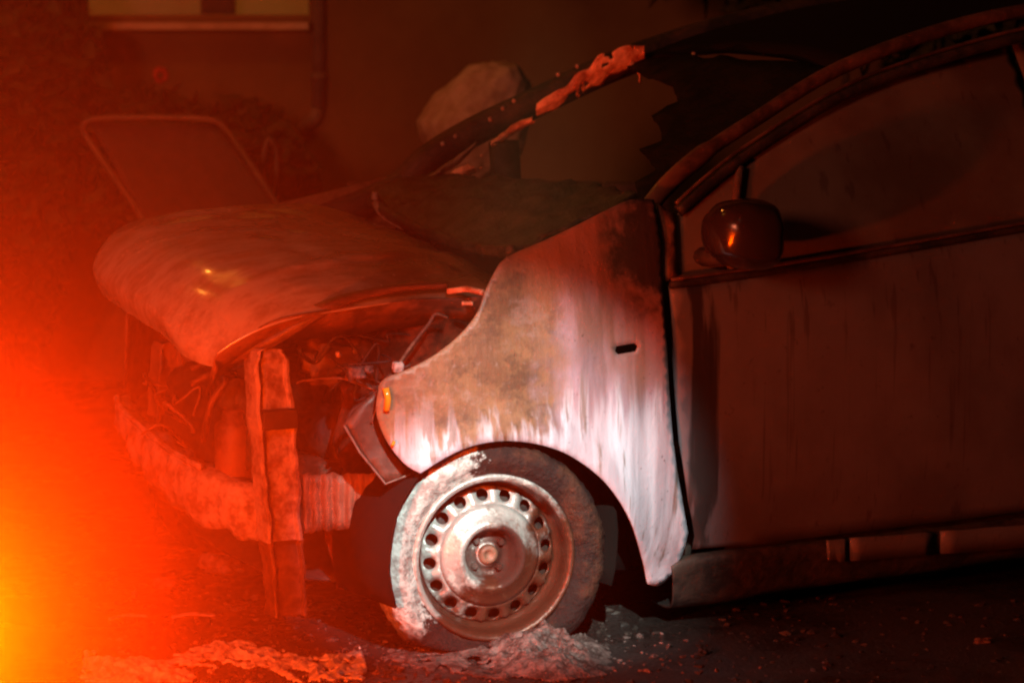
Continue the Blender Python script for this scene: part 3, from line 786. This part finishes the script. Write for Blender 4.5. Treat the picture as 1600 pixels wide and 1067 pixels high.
bar('radiator_support', [(420, 546, .36), (420, 570, .36), (428, 640, .34), (432, 700, .34), (438, 770, .33), (442, 845, .33)], [.030, .046, .051, .047, .050, .046], M['pale_steel'], .05, [(436, 629, .012), (426, 705, .010), (453, 812, .008), (443, 675, .007), (430, 585, .007)], amp=.009)
bar('lower_support', [(446, 842, .345), (448, 900, .35), (452, 962, .36)], [.046, .044, .042], M['rusty'], .05)
bm = bmesh.new(); a = at_y(408, 642, .32); b = at_y(462, 668, .32); add_box(bm, (a.x, .305, b.z), (b.x, .39, a.z)); bevel(obj('clamp', bm, M['char'], car, smooth=False), .004)
bar('headlight_support', [(268, 535, .95), (262, 590, .95), (258, 650, .95)], [.03, .035, .03], M['rusty'], .05, [(292, 570, .008)])
# canister
bm = bmesh.new(); q = at_y(366, 756, .52)
add_lathe(bm, [(.0005, 0), (.044, 0), (.048, .01), (.048, .145), (.044, .155), (.03, .162), (.03, .185), (.022, .19), (.0005, .19)], 28, 'z')
for v in bm.verts: v.co += q
rough(bm, .003, 20); obj('canister', bm, M['rusty'], car)
bm = bmesh.new(); q = at_y(364, 640, .55); add_lathe(bm, [(.0005, 0), (.040, 0), (.042, .02), (.036, .075), (.0005, .085)], 22, 'z')
for v in bm.verts: v.co += q
rough(bm, .006, 12); obj('expansion_tank', bm, M['char'], car)
# bumper beam wrapping round the front
tb = [(412, 758, .40), (340, 742, .48), (270, 706, .68), (222, 668, .92), (192, 640, 1.12), (184, 622, 1.22)]
lb = [(405, 842, .40), (340, 832, .48), (272, 792, .68), (226, 742, .92), (198, 700, 1.12), (188, 668, 1.22)]
TA, LB = catmull(qpath(tb), 6), catmull(qpath(lb), 6)
bm = bmesh.new(); N = len(TA); L = []
for k_, (a, b) in enumerate(zip(TA, LB)):
    b = b+Vector((0, 0, .03*max(0, mnoise.noise(Vector((k_*.55, 3, 1))))+.012*mnoise.noise(Vector((k_*1.7, 1, 1)))))
    t_in = Vector((.05, .035, 0)); L.append([bm.verts.new(q) for q in (a+t_in, a, a.lerp(b, .3)+Vector((-.012, -.010, 0)), a.lerp(b, .7)+Vector((-.012, -.010, 0)), b, b+t_in)])
for i in range(N-1):
    for k in range(5): bm.faces.new((L[i][k], L[i+1][k], L[i+1][k+1], L[i][k+1]))
bmesh.ops.subdivide_edges(bm, edges=bm.edges, cuts=1, use_grid_fill=True); rough(bm, .014, 14); rough(bm, .006, 40, 2)
beam = solid(obj('bumper_beam', bm, M['pale_steel'], car), .004, 0)
bm = bmesh.new(); add_tube(bm, [p+Vector((-.004, -.004, .003)) for p in TA[8:]], .009, 8); obj('beam_lip', bm, M['pale_steel'], car)
PT, PB = [], []
for k in range(41):
    px = 462+k*3.2; y = .34-.0011*(px-470)+.0035*math.sin(k*1.15)+.006*mnoise.noise(Vector((k*.3, 0, 0)))
    PT.append(at_y(px, 740+6*mnoise.noise(Vector((k*.25, 4, 0))), y)); PB.append(at_y(px+2, 832-.10*(px-462)+5*mnoise.noise(Vector((k*.35, 9, 0))), y))
bm = strip(bmesh.new(), PT, PB); bmesh.ops.subdivide_edges(bm, edges=[e for e in bm.edges if abs(e.verts[0].co.z-e.verts[1].co.z) > .05], cuts=5, use_grid_fill=True); rough(bm, .005, 20)
solid(obj('crash_panel', bm, M['rusty'], car), .005, 0)
# undertray
bm = bmesh.new(); tr_ = [at_z(600, 905, .14), at_z(440, 900, .14), at_z(300, 830, .14), at_z(240, 740, .14)]
strip(bm, catmull(tr_, 5), [p+Vector((.35, .22, .02)) for p in catmull(tr_, 5)]); rough(bm, .015, 8); solid(obj('undertray', bm, M['char'], car), .008, 0)
# headlight mount at the fender's front
hl = [(592, 606), (560, 634), (536, 664), (560, 706), (600, 755), (640, 739), (606, 700), (590, 645)]
hy = lambda x, z: 0.055+0.85*min(0, x+0.12)**2+.006*mnoise.noise(Vector((x*9, 2, z*9)))
bm = sheet(loop_on(hy, hl), lifter(hy), .018); rough(bm, .004, 18); hm = solid(obj('headlight_mount', bm, M['pillar'], car), .006, -1)
ed = [on(hy, *p)+Vector((0, -.008, 0)) for p in hl[2:6]]; bm = bmesh.new(); add_tube(bm, ed, .0032, 6); rough(bm, .002, 30); obj('mount_edge', bm, M['grey_steel'], car)
bm = bmesh.new(); add_tube(bm, [on(hy, 578, 660)+Vector((0, -.008, 0)), on(hy, 592, 620)+Vector((0, -.008, 0))], .003, 6); obj('mount_edge', bm, M['grey_steel'], car)
# amber side marker remains
for pts, r_ in (([(602, 605), (605, 622), (603, 640)], .008), ([(611, 691), (615, 693)], .008)):
    bm = bmesh.new(); add_tube(bm, [on(fender_y, *p)+Vector((-.002, -.008, 0)) for p in pts], r_, 10); rough(bm, .002, 40); obj('marker_lens', bm, M['amber'], car)
# engine bay: block, cover, hoses, cable, strut top
def lump(name, centre, size, mat, seed, amp=.25, sub=4):
    bm = bmesh.new(); bmesh.ops.create_icosphere(bm, subdivisions=sub, radius=1)
    for v in bm.verts:
        n = v.co.copy(); e = Vector([math.copysign(abs(c)**.6, c) for c in n])
        w = 1+amp*mnoise.noise(n*1.8+Vector((seed, 0, 0)))+amp*.4*mnoise.noise(n*5+Vector((0, seed, 0)))
        v.co = Vector(centre)+Vector((e.x*size[0], e.y*size[1], e.z*size[2]))*w
    return obj(name, bm, mat, car)
lump('engine_block', at_y(560, 640, .72), (.26, .26, .16), M['rusty'], 1)
lump('gearbox', at_y(540, 760, .60), (.18, .16, .10), M['rusty'], 2)
lump('battery_remains', at_y(520, 560, .45), (.085, .07, .055), M['rusty'], 5, .35)
lump('strut_top', at_y(690, 540, .36), (.07, .06, .06), M['char'], 6)
lump('radiator_remains', at_y(330, 660, .75), (.05, .28, .14), M['char'], 8, .2)
def cable(name, pts, r_, mat): 
    bm = bmesh.new(); add_tube(bm, catmull(qpath(pts), 7), r_, 7); rough(bm, .002, 25); return obj(name, bm, mat, car)
cable('cable', [(700, 496, .20), (680, 491, .20), (668, 508, .20), (640, 545, .19), (615, 580, .16), (594, 612, .10)], .0045, M['cable'])
cable('cable', [(540, 665, .20), (552, 640, .19), (580, 622, .17), (610, 596, .15)], .006, M['char'])
cable('hose', [(300, 600, .6), (330, 585, .55), (352, 596, .52), (330, 630, .55), (318, 690, .6)], .008, M['rusty'])
cable('hose', [(420, 560, .5), (480, 545, .5), (520, 580, .5), (505, 650, .55)], .014, M['char'])
cable('latch_cable', [(300, 575, .7), (345, 560, .6), (400, 548, .5)], .006, M['rusty'])
rw = random.Random(21)
for k in range(9):
    x0, y0 = rw.uniform(455, 560), rw.uniform(500, 640); d0 = rw.uniform(.22, .34)
    cable('wire', [(x0+rw.gauss(0, 12)+t*rw.uniform(18, 42), y0+rw.gauss(0, 16)+t*rw.uniform(-18, 24), d0+rw.uniform(-.03, .03)) for t in range(4)], rw.choice((.0025, .003, .005)), M[rw.choice(('cable', 'char', 'rusty', 'cable'))])
for k in range(7):
    x0, y0 = rw.uniform(215, 330), rw.uniform(590, 700); d0 = rw.uniform(.60, .80)
    cable('wire', [(x0+rw.gauss(0, 10)+t*rw.uniform(8, 30), y0+rw.gauss(0, 14)+t*rw.uniform(-10, 24), d0+rw.uniform(-.05, .05)) for t in range(4)], rw.choice((.003, .004, .006)), M[rw.choice(('cable', 'char', 'rusty'))])
cable('wing_rail', [(700, 455, .20), (730, 452, .16), (755, 458, .10)], .008, M['peeled'])
cable('bracket', [(722, 474, .15), (740, 475, .13)], .006, M['peeled'])
lump('melted_plastic', at_y(556, 582, .19), (.022, .014, .017), M['ash'], 9, .5, 3)
lump('melted_plastic', at_y(576, 577, .185), (.012, .010, .009), M['ash'], 12, .5, 3)
lump('melted_plastic', at_y(622, 573, .125), (.014, .010, .013), M['pale_steel'], 14, .4, 3)
lump('melted_plastic', at_y(296, 712, .66), (.010, .008, .018), M['ash'], 16, .4, 3)
lump('melted_plastic', at_y(312, 735, .62), (.008, .008, .016), M['ash'], 17, .4, 3)
# far fender edge
bm = bmesh.new(); strip(bm, catmull([Vector((-.46, 1.30, .80)), Vector((-.3, 1.46, .90)), Vector((0, 1.53, .985)), Vector((.25, 1.54, 1.035)), Vector((.50, 1.52, 1.085))], 5), catmull([Vector((-.46, 1.34, .45)), Vector((-.3, 1.54, .5)), Vector((0, 1.62, .55)), Vector((.25, 1.64, .4)), Vector((.50, 1.64, .3))], 5)); solid(obj('far_fender', bm, M['rusty'], car), .006, 0)

# ---- rear half, beyond the picture
bm = bmesh.new()
prof = [(xr+.012, .27), (xr+.55, .27), (xr+.62, .45), (xr+.78, .56), (xr+.98, .56), (xr+1.14, .45), (xr+1.2, .27), (xr+1.5, .34), (xr+1.55, .75), (xr+1.48, belt_z(xr)+.08), (xr+.012, belt_z(xr)-.01)]
bm = sheet(prof, lifter(door_y), .06); solid(obj('rear_quarter', bm, M['door'], car), .008, -1)
bm = sheet([(xr+.012, belt_z(xr)+.01), (xr+1.44, belt_z(xr)+.10), (xr+1.05, 1.36), (xr+.012, gl[-1][1]+.02)], lambda x, z: Vector((x, door_y(x, z)+.012, z)), .06); solid(obj('rear_glass', bm, M['glass'], car), .005, -1)
bm = bmesh.new(); add_box(bm, (xr+1.40, .12, .30), (xr+1.46, 1.52, 1.1)); obj('tailgate', bm, M['door'], car, smooth=False)
bm = bmesh.new(); add_box(bm, (.5, .12, .16), (xr+1.35, 1.5, .20)); obj('floor_pan', bm, M['char'], car, smooth=False)

# ---- wheels
STEER = R(11)
def tyre_bm():
    prof = [(r_*1.02 if r_ > .21 else r_, h_) for r_, h_ in [(.196, -.052), (.203, -.058), (.212, -.070), (.226, -.080), (.238, -.084), (.250, -.083), (.262, -.079), (.271, -.071), (.278, -.058), (.281, -.040), (.283, -.020), (.284, .0), (.283, .025), (.281, .05), (.276, .075), (.262, .095), (.23, .10), (.198, .07)]]
    bm = bmesh.new(); seg = 168; rings = add_lathe(bm, prof, seg)
    for i in range(8, 15):                                    # tread blocks
        for k in range(seg):
            if (k + (i % 2)) % 3 == 0:
                v = rings[i][k]; r_ = math.hypot(v.co.x, v.co.z); f = (r_-.007)/r_; v.co.x *= f; v.co.z *= f
    for v in bm.verts:
        v.co += mnoise.noise_vector(v.co*70)*.003 + mnoise.noise_vector(v.co*45)*.004 + mnoise.noise_vector(v.co*22)*.004 + mnoise.noise_vector(v.co*9)*.006
        lo = -.225
        if v.co.z < lo+.03:                                   # flat on the ground, walls pushed out
            d = lo+.03-v.co.z; v.co.y += math.copysign(min(d, .06)*.18, v.co.y); v.co.z = lo+.03-.03*(1-math.exp(-d/.03))
    return bm
def rim_h(r):
    pts = [(.0, -.004), (.030, -.004), (.034, .004), (.056, .006), (.062, -.010), (.070, -.042), (.078, -.050), (.086, -.046), (.100, -.034), (.126, -.020), (.150, -.010), (.166, -.002), (.170, .010)]
    for (a, ha), (b, hb2) in zip(pts, pts[1:]):
        if r <= b: return ha+(hb2-ha)*(r-a)/(b-a)
    return pts[-1][1]
def rim_bm():
    bm = bmesh.new(); NH = 16
    add_lathe(bm, [(.170, .010), (.180, .006), (.186, -.030), (.189, -.050), (.193, -.060), (.199, -.066), (.204, -.064), (.205, -.056), (.198, -.050)], 96)
    add_lathe(bm, [(r, rim_h(r)) for r in (.002, .030, .034, .045, .060, .068, .074, .080, .084, .088, .092, .098, .105, .115, .126)], 96)
    r0, r1, rm, rho = .126, .170, .149, .0150
    dt = 2*math.pi/NH; nn = 24
    for k in range(NH):
        tc = k*dt+.1; inner, outer = [], []
        hw, hh0, hh1 = dt/2*rm, rm-r0, r1-rm
        angs = [math.atan2(s_*h_, w_) % (2*math.pi) for w_, h_, s_ in ((hw, hh1, 1), (-hw, hh1, 1), (-hw, hh0, -1), (hw, hh0, -1))]
        al = sorted(set([round(2*math.pi*j/nn, 6) for j in range(nn)]+[round(a, 6) for a in angs]))
        for a in al:
            c_, s_ = math.cos(a), math.sin(a)
            t_ = min(hw/abs(c_) if abs(c_) > 1e-6 else 9, ((hh1 if s_ > 0 else hh0)/abs(s_)) if abs(s_) > 1e-6 else 9)
            for lst, q in ((inner, rho), (outer, t_), ):
                rr_ = rm+s_*q; th = tc+c_*q/rm
                dip = .004 if lst is inner else 0
                lst.append(bm.verts.new((rr_*math.cos(th), rim_h(rr_)+dip, rr_*math.sin(th))))
        n_ = len(al)
        for j in range(n_): bm.faces.new((inner[j], inner[(j+1) % n_], outer[(j+1) % n_], outer[j]))
    bmesh.ops.remove_doubles(bm, verts=bm.verts, dist=.0004)
    return bm
def make_wheel(loc, steer):
    w = bpy.data.objects.new('wheel', None); COL.objects.link(w); w.empty_display_size = .1
    w.parent = car; w.location = Vector(loc)-car.location; w.rotation_euler = (0, 0, steer)
    ty = obj('tyre', tyre_bm(), M['tyre'], w, local=True)
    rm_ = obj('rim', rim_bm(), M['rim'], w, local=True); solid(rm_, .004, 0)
    bm = bmesh.new(); add_lathe(bm, [(.0005, -.012), (.009, -.013), (.011, -.018), (.019, -.018), (.024, -.013), (.028, .006)], 24); obj('hub_cap', bm, M['rusty'], w, local=True)
    for k in range(4):
        a = R(40)+k*math.pi/2; bm = bmesh.new(); add_lathe(bm, [(.0005, -.014), (.007, -.014), (.0095, -.009), (.0095, .008)], 6)
        for v in bm.verts: v.co += Vector((.044*math.cos(a), 0, .044*math.sin(a)))
        obj('bolt', bm, M['rim'], w, local=True, smooth=False)
    bm = bmesh.new(); add_lathe(bm, [(.0005, .03), (.17, .03), (.175, .05), (.175, .075), (.0005, .075)], 32); obj('brake_drum', bm, M['char'], w, local=True)
    return w
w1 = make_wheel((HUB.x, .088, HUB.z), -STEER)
w2 = make_wheel((xr+.88, .10, .255), 0)
for w, (x, y, s) in ((None, (0, 1.55, math.pi)), (None, (xr+.88, 1.55, math.pi))):
    c = w2.copy(); COL.objects.link(c); c.location = Vector((x, y, .25))-car.location; c.rotation_euler = (0, 0, s)
    for ch in w2.children:
        k = ch.copy(); COL.objects.link(k); k.parent = c

# ------------------------------------------------------------------ debris on the ground
def chunk(bm, c, s, rg, flat=.6, sub=2):
    r = bmesh.ops.create_icosphere(bm, subdivisions=sub, radius=1)
    o = Vector((rg.uniform(0, 50), rg.uniform(0, 50), 0)); rot = Matrix.Rotation(rg.uniform(0, 6.3), 3, 'Z') @ Matrix.Rotation(rg.uniform(-.5, .5), 3, 'X')
    for v in r['verts']:
        n = v.co.copy(); w = 1+.75*mnoise.noise(n*1.5+o)+.35*mnoise.noise(n*4+o)
        q = rot @ Vector((n.x*s*1.25, n.y*s*.8, n.z*s*flat)); v.co = Vector(c)+q*w
rg = random.Random(5)
# crumpled heaps modelled as torn crusts with their own thickness
def crust(name, px0, px1, py0, py1, hfun, cell, mat, label):
    A, B = at_z(px0, (py0+py1)/2, 0), at_z(px1, (py0+py1)/2, 0); C0, C1 = at_z((px0+px1)/2, py0, 0), at_z((px0+px1)/2, py1, 0)
    du, dv = (B-A), (C1-C0); o = A-dv/2; nu, nv = int(du.length/cell), max(6, int(dv.length/cell))
    bm = bmesh.new(); V = {}
    for i in range(nu+1):
        for j in range(nv+1):
            p = o+du*(i/nu)+dv*(j/nv); h = hfun(i/nu, j/nv, p)
            if h > 0:
                w = mnoise.noise_vector(p*60)*cell*.7
                V[i, j] = bm.verts.new((p.x+w.x, p.y+w.y, h+.003))
    for i in range(nu):
        for j in range(nv):
            q = [V.get(k) for k in ((i, j), (i+1, j), (i+1, j+1), (i, j+1))]
            if all(q): bm.faces.new(q)
    for v in [v for v in bm.verts if not v.link_faces]: bm.verts.remove(v)
    o_ = tag(obj(name, bm, mat, smooth=True), label, name.replace('_', ' '), kind='stuff'); solid(o_, .006, -1); return o_
def ridged(p, s, k=0.0):
    a = 0; f = s; w = .55
    for _ in range(4): a += w*(1-abs(mnoise.noise(Vector((p.x*f+k, p.y*f*1.0, k))))*2.2); f *= 2.1; w *= .5
    return a
def heap_h(u, v, p):
    if u < .5 and ridged(p, 12, 5) < .42: return -1
    e = math.sin(math.pi*min(1, max(0, u)))**.6*math.sin(math.pi*min(1, max(0, v)))**.8
    prof = .022+.066*math.exp(-((u-.74)/.19)**2)
    h = e*prof*(.35+1.0*ridged(p, 9, 3)) - .012
    return h
crust('ash_heap', 560, 975, 990, 1066, heap_h, .004, M['ash'], 'crumpled heap of pale ash and torn rubber against the burst tyre')
def foam_h(u, v, p):
    mid = .5+.22*math.sin(u*9)-.25*max(0, u-.72)*2
    e = 1-((v-mid)/.42)**2
    r_ = ridged(p, 14, 9); big = mnoise.noise(Vector((p.x*5, p.y*5, 2)))
    m_ = e*.55+r_*.75+big*.5-.72
    return -1 if m_ < 0 or u < .01 or u > .99 else .004+.022*min(m_, .8)*(.5+r_)
m = charred('extinguisher_foam', (0.40, 0.37, 0.34), (0.80, 0.77, 0.72), 30, (0.25, 0.6), .6)
crust('foam', 125, 575, 1008, 1075, foam_h, .004, m, 'lacy strip of pale extinguisher foam on the wet road')
# crumbs scattered around
bm = bmesh.new()
for i in range(1300):
    px = rg.uniform(100, 1650) if rg.random() < .5 else rg.uniform(100, 950); py = rg.uniform(935, 1080)
    if rg.random() < .25 and px < 700: py = rg.uniform(860, 1010)
    p = at_z(px, py, 0); chunk(bm, (p.x, p.y, .001), abs(rg.gauss(0, .0055))+.0015, rg, .6, 1)
tag(obj('crumbs', bm, M['char'], smooth=False), 'black crumbs of burnt plastic scattered over the road', 'debris', kind='stuff')
bm = bmesh.new()
for i in range(800):
    if rg.random() < .5: px, py = rg.uniform(120, 640), rg.gauss(1045, 16)
    else: px, py = rg.gauss(800, 130), rg.gauss(1030, 22)
    if rg.random() < .12: px, py = rg.uniform(150, 560), rg.uniform(880, 1020)
    p = at_z(px, py, 0); chunk(bm, (p.x, p.y, .002), abs(rg.gauss(0, .0042))+.0012, rg, .7, 1)
tag(obj('glass_crumbs', bm, M['ash'], smooth=False), 'pale crumbs of glass and foam scattered over the road', 'debris', kind='stuff')
# larger single pieces
def fragment(px, py, s, mat, label, fl=.5):
    bm = bmesh.new(); p = at_z(px, py, 0); chunk(bm, (p.x, p.y, s*.2), s, rg, fl, 3); tag(obj('charred_fragment', bm, mat, smooth=False), label, 'fragment', 'burnt fragments on the road')
fragment(1035, 935, .022, M['rusty'], 'rust-brown fragment right of the tyre below the fender tip')
fragment(1535, 1004, .018, M['rusty'], 'rust-brown fragment far right on the dark road below the sill')
fragment(345, 892, .045, M['ash'], 'pale lumpy fragment on the road beneath the bare front end', .8)
fragment(258, 915, .028, M['ash'], 'flat pale fragment left of the lumpy one under the front', .3)
fragment(1100, 1020, .016, M['char'], 'small black fragment on the road right of the ash heap')
for px0, px1, py, lab in ((170, 232, 966, 'long pale strip added left on the road as a puddle glint'), (268, 340, 964, 'thin pale strip added before the front end as a puddle glint')):
    bm = bmesh.new(); a, b = at_z(px0, py, .004), at_z(px1, py-3, .004); add_tube(bm, catmull([a, (a+b)/2+Vector((0, .004, .006)), b], 5), .009, 8, flat=(1.6, .4)); rough(bm, .003, 30)  # added pale strips stand in for light glinting off puddles
    tag(obj('puddle_glint', bm, M['pale_steel']), lab, 'puddle glint', 'puddle glints on the road')

# ------------------------------------------------------------------ warning lamp just outside the picture
wl = empty('warning_lamp', (WARN.x, WARN.y, 0), 'amber warning lamp on a stand, glowing at the far left', 'lamp')
bm = bmesh.new(); add_lathe(bm, [(.0005, .004), (.14, .004), (.14, .03), (.05, .05), (.0005, .05)], 28, 'z'); obj('foot', bm, M['char'], wl, local=True)
bm = bmesh.new(); add_box(bm, (-.05, -.035, .05), (.05, .035, .33)); bevel(obj('battery_box', bm, M['warn'], wl, local=True, smooth=False), .01)
bm = bmesh.new(); add_lathe(bm, [(.085, -.04), (.09, -.02), (.09, .02), (.085, .04), (.0005, .05)], 28, 'y')
for v in bm.verts: v.co.z += .45
obj('lens', bm, M['lens'], wl, local=True)
bm = bmesh.new(); add_lathe(bm, [(.095, -.012), (.105, -.012), (.105, .012), (.095, .012), (.095, -.012)], 28, 'y')
for v in bm.verts: v.co.z += .45
obj('lens_ring', bm, M['char'], wl, local=True)

# ------------------------------------------------------------------ added volume round the lamp, shaped to give its lens flare
def volume(name, color, aniso):
    m = bpy.data.materials.new(name); m.use_nodes = True; t = m.node_tree; t.nodes.remove(t.nodes['Principled BSDF'])
    v = t.nodes.new('ShaderNodeVolumePrincipled'); v.inputs['Color'].default_value = (*color, 1); v.inputs['Anisotropy'].default_value = aniso
    t.links.new(v.outputs[0], t.nodes['Material Output'].inputs['Volume']); return m, t, v
sm, t, v = volume('flare_veil_volume', (.9, .40, .16), 0.0)  # tint puts the flare's red into the volume colour
tc = t.nodes.new('ShaderNodeTexCoord'); ln_ = t.nodes.new('ShaderNodeVectorMath'); ln_.operation = 'LENGTH'; t.links.new(tc.outputs['Object'], ln_.inputs[0])
def mth(op, a, b=0.0):
    n = t.nodes.new('ShaderNodeMath'); n.operation = op
    for i, q in enumerate((a, b)):
        if isinstance(q, (int, float)): n.inputs[i].default_value = q
        else: t.links.new(q, n.inputs[i])
    return n.outputs[0]
r2 = mth('MULTIPLY', ln_.outputs['Value'], ln_.outputs['Value'])
gq = mth('MAXIMUM', mth('SUBTRACT', 1.0, r2), 0.0)
ga = mth('POWER', gq, 1.6)
nz = t.nodes.new('ShaderNodeTexNoise'); nz.inputs['Scale'].default_value = 1.6; nz.inputs['Detail'].default_value = 2; t.links.new(tc.outputs['Object'], nz.inputs['Vector'])
ga = mth('ADD', ga, mth('MULTIPLY', mth('EXPONENT', mth('MULTIPLY', r2, -22.0)), 10.0))
t.links.new(mth('MULTIPLY', ga, mth('ADD', mth('MULTIPLY', nz.outputs['Fac'], 0.28), 0.10)), v.inputs['Density'])
bm = bmesh.new(); bmesh.ops.create_icosphere(bm, subdivisions=3, radius=1.0)
flare_veil = obj('flare_veil', bm, sm, loc=WARN); flare_veil.scale = (1.6, 1.2, 2.1)
tag(flare_veil, 'red veil added round the warning lamp at the left, standing in for lens flare', 'flare_veil', kind='stuff')
